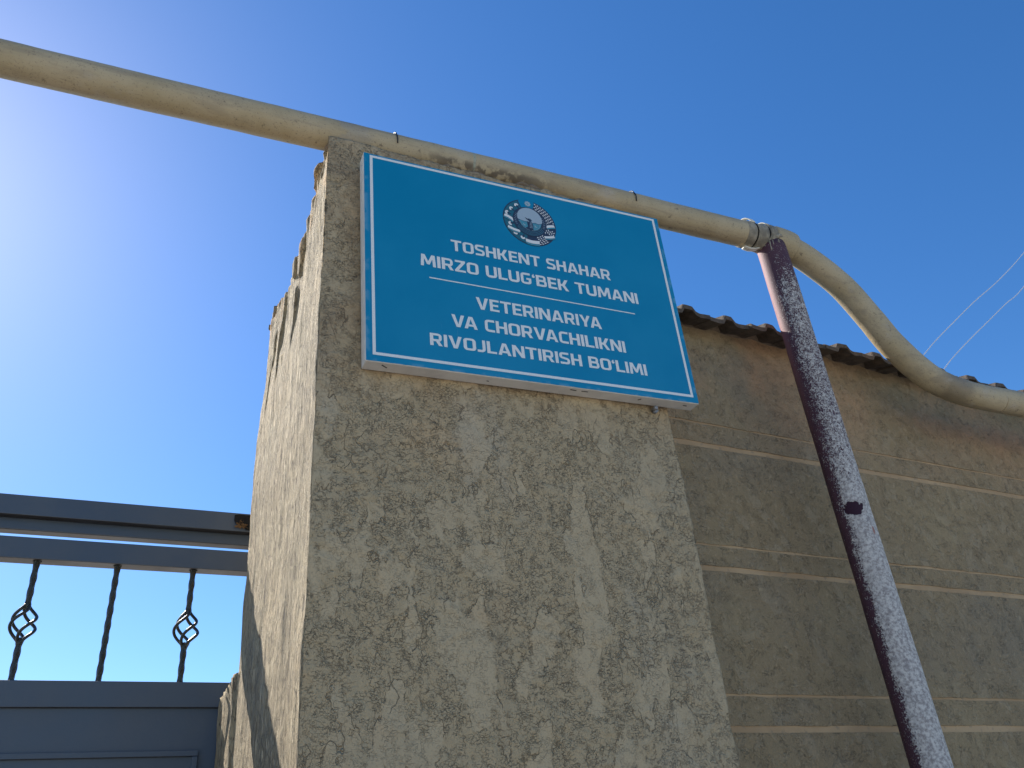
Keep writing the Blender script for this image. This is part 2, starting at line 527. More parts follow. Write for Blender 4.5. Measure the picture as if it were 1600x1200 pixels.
# ------------------------------------------------------------------ gate pillar
PX0, PX1, PY0, PY1 = .232, .931, 1.2, 1.90
TOPP = [(1.20, 2.935), (1.25, 2.946), (1.29, 2.958), (1.315, 2.953), (1.335, 2.928), (1.37, 2.905), (1.40, 2.888), (1.456, 2.870),
        (1.55, 2.853), (1.637, 2.850), (1.68, 2.872), (1.72, 2.905), (1.78, 2.930), (1.849, 2.945), (1.95, 2.942)]
def ztop(y):
    y = max(1.20, min(1.95, y))
    for (a, za), (b, zb) in zip(TOPP, TOPP[1:]):
        if a <= y <= b:
            t = (y-a)/(b-a)
            return za + (zb-za)*t
    return TOPP[-1][1]
per = []      # (x, y, nx, ny, face)
NF, NS = 210, 235
for i in range(NS):                                  # left face from back to front
    per.append((PX0, PY1-(PY1-PY0)*i/NS, -1, 0, 1))
for i in range(NF):                                  # front face
    per.append((PX0+(PX1-PX0)*i/NF, PY0, 0, -1, 0))
for i in range(16):
    per.append((PX1, PY0+(PY1-PY0)*i/16, 1, 0, 1))
for i in range(16):
    per.append((PX1-(PX1-PX0)*i/16, PY1, 0, 1, 1))
rows = [i*1.72/16 for i in range(16)] + [None]*0
zs = [1.72*i/16 for i in range(16)]
NV = 300
def pillar_point(x, y, nx, ny, z, zt):
    p = Vector((x, y, z))
    hi = max(0.0, min(1.0, (z-2.45)/.45))
    # round the arris a little, unevenly
    ax = x-PX0; ay = y-PY0
    r = .004 + .003*noise.noise(Vector((0, 0, z*14)))
    chip = max(0.0, noise.noise(Vector((3.1, 0, z*9))) - .12)*.055*hi + max(0.0, noise.noise(Vector((8.1, 0, z*34)))-.1)*.006
    cr = r + chip
    nx_, ny_ = nx, ny
    if ax < cr and ny < 0:
        t = 1-ax/cr; y += cr*.45*t*t
    if ay < cr and nx < 0:
        t = 1-ay/cr; x += cr*.45*t*t
    q = Vector((x*9, y*9, z*5))
    d = .0045*noise.noise(q) + .0022*noise.noise(Vector((x*30, y*30, z*14)))
    if nx < 0:
        s = .0014 + .005*max(0.0, (z-2.66)/.27)
        d += s*noise.noise(Vector((x*8, y*46, z*7))) + s*.5*abs(noise.noise(Vector((2, y*90+3, z*13)))) * -1.0
        if z > 2.6:
            fl = noise.noise(Vector((5.5, y*16 + z*3, z*6.0)))
            if fl > .08:
                d -= min(.006, (fl-.08)*.2)*min(1.0, (z-2.6)/.12)
        d += .0045*noise.noise(Vector((0, y*2.2, z*2.6)))
    else:
        # thin plaster sheets that end in a curled edge
        fl = noise.noise(Vector((x*11+1.7*noise.noise(Vector((x*20, 0, z*20))), 2.2, z*5)))
        d += .0016*(1 if fl > .1 else 0)
        d += .0012*noise.noise(Vector((x*55, 1, z*30)))
    return Vector((x + nx*d, y + ny*d, z))
verts, faces, fmat = [], [], []
NP_ = len(per)
for j in range(16):
    z = 1.72*j/16
    for (x, y, nx, ny, f) in per:
        verts.append(pillar_point(x, y, nx, ny, z, 0))
for j in range(NV+1):
    t = j/NV
    for (x, y, nx, ny, f) in per:
        zt = ztop(y) + .004*noise.noise(Vector((x*14, y*14, 0))) + .0025*noise.noise(Vector((x*70, y*70, 3)))
        if ny < 0: zt = ztop(y) + .004*noise.noise(Vector((x*30, 0, 0)))
        if 1.2 < y < 1.275: zt = min(zt, 2.944)
        z = 1.72 + t*(zt-1.72)
        verts.append(pillar_point(x, y, nx, ny, z, zt))
NR = 16+NV+1
for j in range(NR-1):
    a = j*NP_; b = (j+1)*NP_
    for i in range(NP_):
        i2 = (i+1) % NP_
        faces.append((a+i, a+i2, b+i2, b+i)); fmat.append(per[i][4])
# uneven top: rows of an inner grid joined to the rim with rings that shrink inwards
base0 = (NR-1)*NP_
cx, cy = (PX0+PX1)/2, (PY0+PY1)/2
prev = base0
for k, s in enumerate((.9, .7, .45, .2)):
    st = len(verts)
    for i in range(NP_):
        v = verts[base0+i]
        x = cx+(v.x-cx)*s; y = cy+(v.y-cy)*s
        verts.append(Vector((x, y, min(ztop(y), 2.93) - .01 + .01*noise.noise(Vector((x*20, y*20, 1))))))
    for i in range(NP_):
        i2 = (i+1) % NP_
        faces.append((prev+i, prev+i2, st+i2, st+i)); fmat.append(1)
    prev = st
verts.append(Vector((cx, cy, 2.86)))
for i in range(NP_):
    faces.append((prev+i, prev+(i+1) % NP_, len(verts)-1)); fmat.append(1)
me = bpy.data.meshes.new('shaft')
me.from_pydata(verts, [], faces)
me.polygons.foreach_set('use_smooth', [True]*len(faces))
pillar = tag(empty('gate_pillar', (.58, 1.55, 0)), 'square rough plastered gate pillar with a crumbling top, carrying the blue sign', 'pillar')
def attach(o, parent):
    o.parent = parent
    o.matrix_parent_inverse = Matrix.Translation(parent.location).inverted()
    return o
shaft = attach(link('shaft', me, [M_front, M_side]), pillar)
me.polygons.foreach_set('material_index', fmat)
me.update()

# lower back jamb of the pillar, where the gate closes
bm = bmesh.new()
JN = 46
def jamb_z(y): return 2.040 + .012*noise.noise(Vector((0, y*22, 5)))
vg = []
for i in range(JN+1):
    y = 1.83 + (2.128-1.83)*i/JN
    rowv = []
    for j in range(JN*2+1):
        t = j/(JN*2)
        z = 1.2 + t*(jamb_z(y)-1.2)
        x = .226 + .03*max(0.0, min(1.0, (1.875-y)/.05)) - .004*noise.noise(Vector((1, y*30, z*9))) - .008*noise.noise(Vector((4, y*12, z*4))) - .004*abs(noise.noise(Vector((4, y*70, z*16))))
        rowv.append(bm.verts.new((x, y, z)))
    vg.append(rowv)
for i in range(JN):
    for j in range(JN*2):
        bm.faces.new((vg[i+1][j], vg[i][j], vg[i][j+1], vg[i+1][j+1]))
back = [bm.verts.new((.60, 2.128 + .0*j, 1.2 + (j/(JN*2))*(2.04-1.2))) for j in range(JN*2+1)]
for j in range(JN*2):
    bm.faces.new((back[j], vg[JN][j], vg[JN][j+1], back[j+1]))
tb = [bm.verts.new((.60, 1.83+(2.128-1.83)*i/JN, 2.045)) for i in range(JN+1)]
for i in range(JN):
    bm.faces.new((vg[i][-1], tb[i], tb[i+1], vg[i+1][-1]))
attach(obj('jamb', bm, M_side, None, True), pillar)
# plaster and mortar crust under the pipe on the pillar's top
bm = bmesh.new()
for k in range(46):
    x = .245 + .62*random.random()
    y = 1.212 + .05*random.random()
    r = random.uniform(.006, .016)
    v = bmesh.ops.create_icosphere(bm, subdivisions=2, radius=r)['verts']
    for q in v:
        q.co = Vector((q.co.x*random.uniform(1.2, 1.9), q.co.y, q.co.z*.55)) * (1+.35*noise.noise(q.co*160+Vector((k, 0, 0))))
        q.co += Vector((x, y, 2.938 + (x-.25)*.012))
cr = attach(obj('mortar_crust', bm, M_mortar, None, True), pillar)
cr['kind'] = 'stuff'

# ------------------------------------------------------------------ side wall with grooves
wall = tag(empty('boundary_wall', (.988, 1.3515, 0), math.atan(.033)), 'long dark stucco wall with peach grooves running right of the pillar', 'wall')
WL = 4.2
bm = bmesh.new()
box(bm, -.2, WL, .0019, .26, -.05, 2.755)
obj('wall_core', bm, M_groove, wall)
GR = [(2.4875, 2.4925), (2.4270, 2.4395), (2.1905, 2.1955), (2.1360, 2.1480), (1.8900, 1.8955), (1.8255, 1.8380),
      (1.590, 1.597), (1.525, 1.539), (1.29, 1.297), (1.225, 1.239), (.99, .997), (.925, .939), (.69, .697), (.625, .639)]
edges = [2.778] + [v for g in GR for v in (g[1], g[0])] + [0.0]
for k in range(0, len(edges), 2):
    zt, zb = edges[k], edges[k+1]
    bm = bmesh.new()
    nx_ = 260 if zb > 1.6 else 30
    nz_ = max(2, int((zt-zb)/.02)) if zb > 1.6 else 3
    g = []
    for i in range(nx_+1):
        x = -.1 + (WL+.1)*i/nx_
        cols_ = []
        wt = .0016*noise.noise(Vector((x*14, zt*9, 0))) + .0012*noise.noise(Vector((x*45, zt*9, 4)))
        wb = .0016*noise.noise(Vector((x*14, zb*9, 7))) + .0012*noise.noise(Vector((x*45, zb*9, 2)))
        zt_ = zt+wt if k else zt; zb_ = zb+wb
        cols_.append(bm.verts.new((x, .0018, zt_)))
        for j in range(nz_+1):
            t = j/nz_
            z = zt_+(zb_-zt_)*t
            e = .0018 if j in (0, nz_) else 0
            cols_.append(bm.verts.new((x, -.0010*noise.noise(Vector((x*7, 3, z*7))), z)))
        cols_.append(bm.verts.new((x, .0018, zb_)))
        g.append(cols_)
    for i in range(nx_):
        for j in range(len(g[0])-1):
            f = bm.faces.new((g[i][j], g[i][j+1], g[i+1][j+1], g[i+1][j])); f.smooth = False
    obj('plaster_band', bm, M_wall, wall)

# tiles along the wall top (one mesh, shared)
PITCH = .1233
prof = [(-.062, -.0150), (-.034, -.0175), (-.021, -.0165), (-.0115, -.0012), (.0, .0), (.0130, -.0006), (.0225, -.0140), (.034, -.0172), (.0632, -.0146)]
SL = math.tan(rad(19))
def tile_mesh(seed):
    bm = bmesh.new()
    TH = .014
    ys = [0, .004, .03, .10, .17, .235]
    top, bot = [], []
    for yi, y in enumerate(ys):
        zz = y*SL
        rt, rb = [], []
        for (x, z) in prof:
            j = .0012*noise.noise(Vector((x*60+seed*3.3, y*30, seed)))
            hgt = z*(1.0)
            yy = y + .004*noise.noise(Vector((x*30+seed*7, 0, seed)))*(1 if yi == 0 else 0)
            dz = -.0025 if yi == 0 else 0
            rt.append(bm.verts.new((x, yy, hgt+zz+j+dz)))
            rb.append(bm.verts.new((x, yy, hgt+zz-TH+j)))
        top.append(rt); bot.append(rb)
    for a in range(len(ys)-1):
        for b in range(len(prof)-1):
            bm.faces.new((top[a][b], top[a][b+1], top[a+1][b+1], top[a+1][b]))
            bm.faces.new((bot[a][b+1], bot[a][b], bot[a+1][b], bot[a+1][b+1]))
    for b in range(len(prof)-1):
        bm.faces.new((bot[0][b], bot[0][b+1], top[0][b+1], top[0][b]))
        bm.faces.new((bot[-1][b+1], bot[-1][b], top[-1][b], top[-1][b+1]))
    for a in range(len(ys)-1):
        bm.faces.new((bot[a+1][0], bot[a][0], top[a][0], top[a+1][0]))
        bm.faces.new((bot[a][-1], bot[a+1][-1], top[a+1][-1], top[a][-1]))
    me = bpy.data.meshes.new('roof_tile')
    bm.to_mesh(me); bm.free()
    me.materials.append(M_tile)
    return me
TM = [tile_mesh(s) for s in range(5)]
for k in range(-2, 30):
    o = bpy.data.objects.new('roof_tile', TM[k % 5]); col.objects.link(o); o.parent = wall
    x = 1.240-.988 + k*PITCH
    if x > WL: break
    o.location = (x, -.066 + random.uniform(-.005, .005), 2.7740 - .008*(x-.25) + random.uniform(-.0025, .0025))
    o.rotation_euler = (random.uniform(-.02, .02), random.uniform(-.03, .03), random.uniform(-.04, .04))
for k in range(-1, 14):                              # ridge tiles behind
    bm = bmesh.new()
    L = .30
    x0 = .05 + k*L
    if x0 + L > WL: bm.free(); break
    sweepp = []
    for (xa, r) in ((x0, .052), (x0+L*.9, .047), (x0+L*1.03, .046)):
        rr = []
        for q in range(13):
            a = math.pi*q/12
            rr.append(bm.verts.new((xa, .185 - r*1.5*math.cos(a), 2.850 - .008*xa + r*math.sin(a)*.95)))
        sweepp.append(rr)
    for a in range(2):
        for q in range(12):
            bm.faces.new((sweepp[a][q], sweepp[a][q+1], sweepp[a+1][q+1], sweepp[a+1][q]))
    obj('ridge_tile', bm, M_tile, wall)
# mortar bed under the tiles, ragged lower edge
bm = bmesh.new()
g = []
NM = 420
for i in range(NM+1):
    x = -.08 + (WL+.05)*i/NM
    ph = ((x-.252)/PITCH) % 1.0
    hump = .006*math.exp(-((ph if ph < .5 else ph-1)/.16)**2)
    low = 2.7665 - .008*(x-.25) + hump + .005*noise.noise(Vector((x*9, 0, 3))) + .003*noise.noise(Vector((x*60, 0, 1)))
    f = -.009 + .005*noise.noise(Vector((x*22, 4, 0)))
    g.append([bm.verts.new(c) for c in ((x, .008, low-.002), (x, f*.5, low), (x, f, low+.005), (x, f-.004+.004*noise.noise(Vector((x*50, 1, 2))), low+.012), (x, f-.004, 2.796), (x, .2, 2.83))])
for i in range(NM):
    for j in range(5):
        f = bm.faces.new((g[i+1][j], g[i][j], g[i][j+1], g[i+1][j+1])); f.smooth = True
obj('mortar_bed', bm, M_mortar, wall)

# ------------------------------------------------------------------ gas pipe
PR = .0338
K = 1.235/1.227
raw = [(-.35, 2.9451), (-.0852, 2.9535), (.2192, 2.9645), (.4976, 2.974), (.8134, 2.9825), (1.1485, 2.989), (1.3032, 2.993), (1.400, 2.990),
       (1.4636, 2.974), (1.5338, 2.9340), (1.5916, 2.8850), (1.6482, 2.8050), (1.6995, 2.7260), (1.7851, 2.6520), (1.8841, 2.6235), (2.0009, 2.6184), (2.1248, 2.6204)]
pts = [(-4.0, 1.235, 2.86), (-2.0, 1.235, 2.905)] + [(x*K, 1.235, 1.6+(z-1.6)*K) for x, z in raw] + [(3.0, 1.235, 2.62), (5.0, 1.235, 2.62)]
path = catmull(pts, 10)
def pipe_at(x):
    for a, b in zip(path, path[1:]):
        if a.x <= x <= b.x:
            t = (x-a.x)/(b.x-a.x)
            return a.lerp(b, t), (b-a).normalized()
# finer resample near the view
pp = []
for a, b in zip(path, path[1:]):
    nseg = max(1, int((b-a).length/.012)) if -.6 < a.x < 2.4 else 1
    for k in range(nseg): pp.append(a.lerp(b, k/nseg))
pp.append(path[-1])
gas = tag(empty('gas_pipe', (0, 1.235, 2.955)), 'cream painted gas pipe running over the pillar top and bending down at right', 'pipe')
bm = bmesh.new()
sweep(bm, pp, PR, 40, True, .0004)
attach(obj('pipe_run', bm, M_pipe), gas)
def piece(name, x0, x1, prof_, mat, wob=.0006, tilt=0.0, parent=gas, sides=40, cap=True):
    """turned sleeve on the pipe: prof_ is [(t, radius)]"""
    bm = bmesh.new()
    P, Rr = [], []
    for t, r in prof_:
        P.append(pipe_at(x0+(x1-x0)*t)[0]); Rr.append(r)
    # avoid zero-length steps
    sweep(bm, P, Rr, sides, cap, wob)
    return attach(obj(name, bm, mat), parent)
# sleeve at the start of the bend
piece('sleeve', 1.386, 1.456, [(0, PR), (.02, .0395), (.10, .0420), (.3, .0426), (.6, .0430), (.80, .0428), (.90, .0416), (.97, .0385), (1.0, PR)], M_pipe)
# wide strap between two raised bands
piece('strap', 1.327, 1.360, [(0, PR), (.03, .0362), (.3, .0368), (.7, .0366), (.97, .0372), (1.0, PR)], M_tape, .0022)
piece('strap', 1.3655, 1.386, [(0, PR), (.04, .0395), (.3, .0410), (.8, .0405), (.97, .0392), (1.0, PR)], M_tape, .0010)
piece('strap', 1.296, 1.3225, [(0, PR), (.05, .0352), (.5, .0358), (.95, .0352), (1.0, PR)], M_tape, .0018)
piece('strap_gap', 1.3228, 1.3268, [(0, PR), (.2, .0350), (.8, .0350), (1.0, PR)], M_black, .0002)
piece('strap_gap', 1.3603, 1.3652, [(0, PR), (.2, .0352), (.8, .0352), (1.0, PR)], M_black, .0002)
# loose upstanding loops on top of the pipe and the curled tail below
def loop(x, r0, lift, w, a0, a1, tiltx):
    bm = bmesh.new()
    c, t = pipe_at(x)
    up = Vector((0, 0, 1)); side = t.cross(up).normalized(); up = side.cross(t).normalized()
    A, B = [], []
    nn = 18
    for k in range(nn+1):
        u = k/nn
        a = a0+(a1-a0)*u
        r = r0 + lift*math.sin(math.pi*u)
        d = up*math.cos(a) + side*math.sin(a)
        sh = t*tiltx*math.sin(math.pi*u)
        A.append((c + d*r + sh - t*w/2, c + d*(r+.0028) + sh - t*w/2))
        B.append((c + d*r + sh + t*w/2, c + d*(r+.0028) + sh + t*w/2))
    vs_ = [[bm.verts.new(q) for q in (a[0], a[1], b[1], b[0])] for a, b in zip(A, B)]
    for i in range(nn):
        for j in range(4):
            bm.faces.new((vs_[i][j], vs_[i][(j+1) % 4], vs_[i+1][(j+1) % 4], vs_[i+1][j]))
    bm.faces.new(vs_[0]); bm.faces.new(list(reversed(vs_[-1])))
    bmesh.ops.recalc_face_normals(bm, faces=bm.faces)
    return attach(obj('strap_loop', bm, M_tapecut, None, True), gas)
loop(1.316, .0350, .0085, .012, rad(-75), rad(62), -.006)
loop(1.3655, .0375, .0065, .011, rad(-70), rad(48), -.003)
bm = bmesh.new()
c0, t0 = pipe_at(1.315)
pts_ = [c0+Vector((.030, .004, -.038)), c0+Vector((.012, .004, -.045)), c0+Vector((-.004, .004, -.048)), c0+Vector((-.018, .004, -.0455))]
pth = catmull(pts_, 5)
A = [[bm.verts.new(p + Vector((0, dy, dz))) for dy, dz in ((-.008, 0), (.008, .003), (.008, .0058), (-.008, .0028))] for p in pth]
for i in range(len(A)-1):
    for j in range(4):
        bm.faces.new((A[i][j], A[i][(j+1) % 4], A[i+1][(j+1) % 4], A[i+1][j]))
bm.faces.new(A[0]); bm.faces.new(list(reversed(A[-1])))
bmesh.ops.recalc_face_normals(bm, faces=bm.faces)
attach(obj('strap_tail', bm, M_tapecut, None, True), gas)
# tie wires that hang the sign from the pipe
def tie(x, tw):
    bm = bmesh.new()
    c, t = pipe_at(x)
    up = Vector((0, 0, 1)); side = t.cross(up).normalized(); up = side.cross(t).normalized()
    P = []
    for k in range(30):
        a = rad(-190) + rad(300)*k/29
        P.append(c + (up*math.cos(a) + side*math.sin(a))*(PR+.0022+.0006*math.sin(k*1.7)) + t*(.008*(k/29-.5)))
    sweep(bm, P, .0014, 8)
    # twisted ends standing up
    top = c + up*(PR+.001)
    for s in (-1, 1):
        Q = [top + t*s*.003*math.sin(k*.9) + up*(.002*k) + side*.002*math.cos(k*.9)*s for k in range(tw)]
        sweep(bm, Q, .0012, 6)
    attach(obj('tie_wire', bm, M_wire, None, True), gas)
tie(.372, 5)
tie(.958, 3)

# ------------------------------------------------------------------ support post
px_, py_ = 1.389, 1.235
post = tag(empty('support_post', (px_, py_, 0)), 'steel tube post, maroon with grey overspray, standing under the pipe', 'post')
bm = bmesh.new()
pz = pipe_at(px_)[0].z - PR + .012
P = [Vector((-.001 + .012*(0 if z < 2.4 else -(z-2.4)*.25), 0, z)) for z in [0, .8, 1.5] + [1.6+.02*i for i in range(int((pz-1.6)/.02)+1)] + [pz]]
sweep(bm, P, .0365, 48, True, .0004)
tube = obj('tube', bm, M_post, post)
bm = bmesh.new()
box(bm, -.09, .09, -.09, .09, -.03, .012, .002)
obj('base_plate', bm, M_gate, post)
# lumpy weld and paint run at the head
bm = bmesh.new()
for k in range(34):
    a = 2*math.pi*k/34
    hz = pz-.012 + .020*abs(math.cos(a))*0 + .022*abs(math.sin(a))
    v = bmesh.ops.create_icosphere(bm, subdivisions=2, radius=.0062)['verts']
    for q in v:
        q.co = q.co*(1+.4*noise.noise(q.co*200+Vector((k*2, 0, 0)))) + Vector((math.cos(a)*.035, math.sin(a)*.035, hz+.002*math.sin(k*2.3)))
obj('weld_bead', bm, M_tape, post, True)
bm = bmesh.new()
for (a, L, w) in ((-140, .030, .0052), (-128, .016, .004), (-160, .012, .006), (-104, .010, .004)):
    A = rad(a)
    P = [Vector((math.cos(A)*.0368, math.sin(A)*.0368, pz-.004-L*k/6)) for k in range(7)]
    sweep(bm, P, [w*.5, w*.55, w*.45, w*.4, w*.42, w*.5, w*.35], 8)
obj('paint_run', bm, M_tape, post, True)
# ------------------------------------------------------------------ sign
sx_, sy_, sz_ = 1.06*.6, 1.93*.6, 1.6+1.724*.6
a_, b_, c_ = .0273, -.0282, -.0062
Msign = Matrix.Rotation(c_, 4, 'Z') @ Matrix.Rotation(a_, 4, 'X') @ Matrix.Rotation(b_, 4, 'Y')
sign = tag(empty('sign_board', (sx_, sy_, sz_)), 'blue office sign with white Uzbek lettering and round emblem on the pillar', 'sign')
sign.rotation_euler = Msign.to_euler()
W2, H2 = .3374, .2375
bm = bmesh.new()
# shallow box tray: slightly dented long edges
NX = 60
def tray(x0, x1, z0, z1, y0, y1, bm):
    box(bm, x0, x1, y0, y1, z0, z1, .0012, 2)
tray(-W2, W2, -H2, H2, .0009, .0300, bm)
obj('sign_box', bm, M_signside, sign)
bm = bmesh.new()
g = []
for i in range(NX+1):
    x = -W2+.0004 + 2*(W2-.0004)*i/NX
    e = .0005*noise.noise(Vector((x*60, 0, 0)))
    g.append((bm.verts.new((x, 0, -H2+.0009+e)), bm.verts.new((x, 0, H2-.0006))))
for i in range(NX):
    bm.faces.new((g[i][0], g[i+1][0], g[i+1][1], g[i][1]))
obj('sign_face', bm, M_blue, sign)

MM = .001
def flat(bm, poly, lay, holes=None):
    """polygon in sign millimetres at print layer lay"""
    y = -.00025*1 - .00010*lay
    if holes:
        loops = [[Vector((p[0], p[1], 0)) for p in poly]] + [[Vector((p[0], p[1], 0)) for p in h] for h in holes]
        tris = geometry.tessellate_polygon(loops)
        fl = [p for L in loops for p in L]
        vsn = [bm.verts.new((p.x*MM, y, p.y*MM)) for p in fl]
        for t in tris:
            A, B, C_ = (fl[i] for i in t)
            cr_ = (B-A).cross(C_-A).z
            if abs(cr_) < 1e-9: continue
            f = [vsn[i] for i in t]
            if cr_ < 0: f.reverse()
            try: bm.faces.new(f)
            except ValueError: pass
        return
    area = sum(poly[i][0]*poly[(i+1) % len(poly)][1]-poly[(i+1) % len(poly)][0]*poly[i][1] for i in range(len(poly)))
    if area < 0: poly = list(reversed(poly))
    pts3 = [Vector((p[0], p[1], 0)) for p in poly]
    vsn = [bm.verts.new((p[0]*MM, y, p[1]*MM)) for p in poly]
    if len(poly) <= 4:
        bm.faces.new(vsn); return
    for t in geometry.tessellate_polygon([pts3]):
        A, B, C_ = (pts3[i] for i in t)
        f = [vsn[i] for i in t]
        if (B-A).cross(C_-A).z < 0: f.reverse()
        try: bm.faces.new(f)
        except ValueError: pass

def ribbon_pts(P, w, rr):
    """centre line with rounded corners -> list of left/right offset pairs"""
    P = [Vector(p) for p in P]
    C = [P[0]]
    for i in range(1, len(P)-1):
        a, b, c = P[i-1], P[i], P[i+1]
        u = (a-b).normalized(); v = (c-b).normalized()
        ang = math.acos(max(-1, min(1, u.dot(v))))
        d = min(rr/math.tan(ang/2) if ang > .01 else 0, (a-b).length*.49, (c-b).length*.49)
        s = b+u*d; e = b+v*d
        for k in range(7):
            t = k/6
            C.append(s*(1-t)**2 + b*2*t*(1-t) + e*t*t)
    C.append(P[-1])
    L, R_ = [], []
    for i, p in enumerate(C):
        a = C[max(0, i-1)]; b = C[min(len(C)-1, i+1)]
        t = (b-a).normalized()
        nrm = Vector((-t.y, t.x))
        L.append(p+nrm*w/2); R_.append(p-nrm*w/2)
    return L, R_
# glyphs on a 1000-unit cap height; each is a width and a list of pieces
def rrect(x0, y0, x1, y1, r, n_=6):
    out = []
    for cx_, cy_, a0 in ((x1-r, y1-r, 0), (x0+r, y1-r, 90), (x0+r, y0+r, 180), (x1-r, y0+r, 270)):
        for k in range(n_+1):
            a = rad(a0+90*k/n_)
            out.append((cx_+r*math.cos(a), cy_+r*math.sin(a)))
    return out
def RB(P, w=188, r=150): return ('r', P, w, r)
def PG(P): return ('p', P)
def HO(P, H): return ('h', P, H)
G = {
 'T': (740, [PG([(270, 0), (475, 0), (475, 830), (740, 830), (740, 1000), (0, 1000), (0, 830), (270, 830)])]),
 'I': (205, [PG([(0, 0), (205, 0), (205, 1000), (0, 1000)])]),
 'L': (610, [PG([(0, 0), (610, 0), (610, 172), (205, 172), (205, 1000), (0, 1000)])]),
 'E': (630, [PG([(0, 0), (630, 0), (630, 172), (205, 172), (205, 418), (570, 418), (570, 585), (205, 585), (205, 828), (630, 828), (630, 1000), (0, 1000)])]),
 'H': (740, [PG([(0, 0), (205, 0), (205, 415), (535, 415), (535, 0), (740, 0), (740, 1000), (535, 1000), (535, 590), (205, 590), (205, 1000), (0, 1000)])]),
 'N': (790, [PG([(0, 0), (195, 0), (195, 660), (560, 0), (790, 0), (790, 1000), (595, 1000), (595, 350), (235, 1000), (0, 1000)])]),
 'M': (960, [PG([(0, 0), (195, 0), (220, 640), (400, 160), (560, 160), (740, 640), (765, 0), (960, 0), (910, 1000), (690, 1000), (480, 430), (270, 1000), (50, 1000)])]),
 'V': (820, [PG([(290, 0), (530, 0), (820, 1000), (600, 1000), (410, 240), (220, 1000), (0, 1000)])]),
 'A': (840, [HO([(0, 0), (212, 0), (262, 195), (578, 195), (628, 0), (840, 0), (548, 1000), (292, 1000)], [[(305, 362), (535, 362), (420, 800)]])]),
 'Y': (780, [PG([(288, 0), (492, 0), (492, 360), (780, 1000), (562, 1000), (390, 560), (218, 1000), (0, 1000), (288, 360)])]),
 'Z': (700, [PG([(0, 0), (700, 0), (700, 172), (255, 172), (690, 850), (690, 1000), (20, 1000), (20, 828), (440, 828), (0, 150)])]),
 'K': (760, [PG([(0, 0), (205, 0), (205, 400), (310, 400), (520, 0), (760, 0), (490, 500), (745, 1000), (515, 1000), (315, 590), (205, 590), (205, 1000), (0, 1000)])]),
 'O': (770, [HO(rrect(0, 0, 770, 1000, 235), [rrect(205, 170, 565, 830, 85)])]),
 'U': (750, [RB([(102, 1000), (102, 90), (648, 90), (648, 1000)], 200, 190)]),
 'J': (520, [RB([(418, 1000), (418, 90), (0, 90)], 190, 200)]),
 'C': (640, [RB([(640, 908), (100, 908), (100, 92), (640, 92)], 186, 190)]),
 'G': (730, [RB([(660, 908), (100, 908), (100, 92), (630, 92), (630, 510)], 186, 165), PG([(390, 400), (723, 400), (723, 555), (390, 555)])]),
 'S': (700, [RB([(645, 910), (98, 910), (98, 560), (602, 440), (602, 90), (30, 90)], 182, 150)]),
 'R': (750, [PG([(0, 0), (205, 0), (205, 1000), (0, 1000)]), RB([(180, 912), (625, 912), (625, 435), (180, 435)], 178, 170), PG([(330, 400), (530, 430), (750, 0), (520, 0)])]),
 'B': (740, [PG([(0, 0), (205, 0), (205, 1000), (0, 1000)]), RB([(180, 912), (610, 912), (590, 510), (180, 510)], 176, 150), RB([(180, 512), (636, 512), (640, 88), (180, 88)], 178, 150)]),
 '‘': (230, [PG([(30, 690), (140, 665), (215, 735), (215, 830), (150, 868), (175, 985), (130, 1005), (35, 900), (10, 790)])]),
 ' ': (300, []),
}
def text_line(s, x0, x1, z0, h, lay=2):
    gap = 88
    total = sum(G[c][0] for c in s) + gap*(len(s)-1)
    kx = (x1-x0)/total; kz = h/1000.0
    def kern(a, b):
        if a+b in ('VA', 'AV', 'YA', 'TA', 'LT'): return -115
        return 0
    total += sum(kern(a, b) for a, b in zip(s, s[1:]))
    kx = (x1-x0)/total
    x = 0.0
    bm = bmesh.new()
    for ci, c in enumerate(s):
        w, parts = G[c]
        if c == '‘': x -= 30
        for n_, p in enumerate(parts):
            la = lay + n_*.7
            T = lambda q: (x0+(x+q[0])*kx, z0+q[1]*kz)
            if p[0] == 'p': flat(bm, [T(q) for q in p[1]], la)
            elif p[0] == 'h': flat(bm, [T(q) for q in p[1]], la, [[T(q) for q in h_] for h_ in p[2]])
            else:
                L, R_ = ribbon_pts(p[1], p[2], p[3])
                L = [T(q) for q in L]; R_ = [T(q) for q in R_]
                for i in range(len(L)-1):
                    flat(bm, [L[i], R_[i], R_[i+1], L[i+1]], la)
        x += w + gap + (kern(c, s[ci+1]) if ci+1 < len(s) else 0)
        if c == '‘': x -= 30
    bmesh.ops.remove_doubles(bm, verts=bm.verts, dist=1e-6)
    return obj('lettering', bm, M_white, sign)
text_line('TOSHKENT SHAHAR', -168.5, 182.5, 33.3, 26.3)
text_line('MIRZO ULUG‘BEK TUMANI', -231.5, 242, -15.3, 27.0)
text_line('VETERINARIYA', -126.5, 140.5, -94.3, 26.8)
text_line('VA CHORVACHILIKNI', -178, 187, -141.8, 26.6)
text_line('RIVOJLANTIRISH BO‘LIMI', -221.5, 229, -188.6, 25.6)
bm = bmesh.new()
flat(bm, [(-216, -42.0), (226, -43.4), (226, -41.0), (-216, -39.4)], 2)
obj('divider_line', bm, M_white, sign)
bm = bmesh.new()
o_ = (-325.5, -224.5, 327, 233); w_ = 5.6
i_ = (o_[0]+w_, o_[1]+w_, o_[2]-w_, o_[3]-w_)
def R4(r): return [(r[0], r[1]), (r[2], r[1]), (r[2], r[3]), (r[0], r[3])]
a4, b4 = R4(o_), R4(i_)
for k in range(4):
    flat(bm, [a4[k], a4[(k+1) % 4], b4[(k+1) % 4], b4[k]], 2)
obj('border_line', bm, M_white, sign)

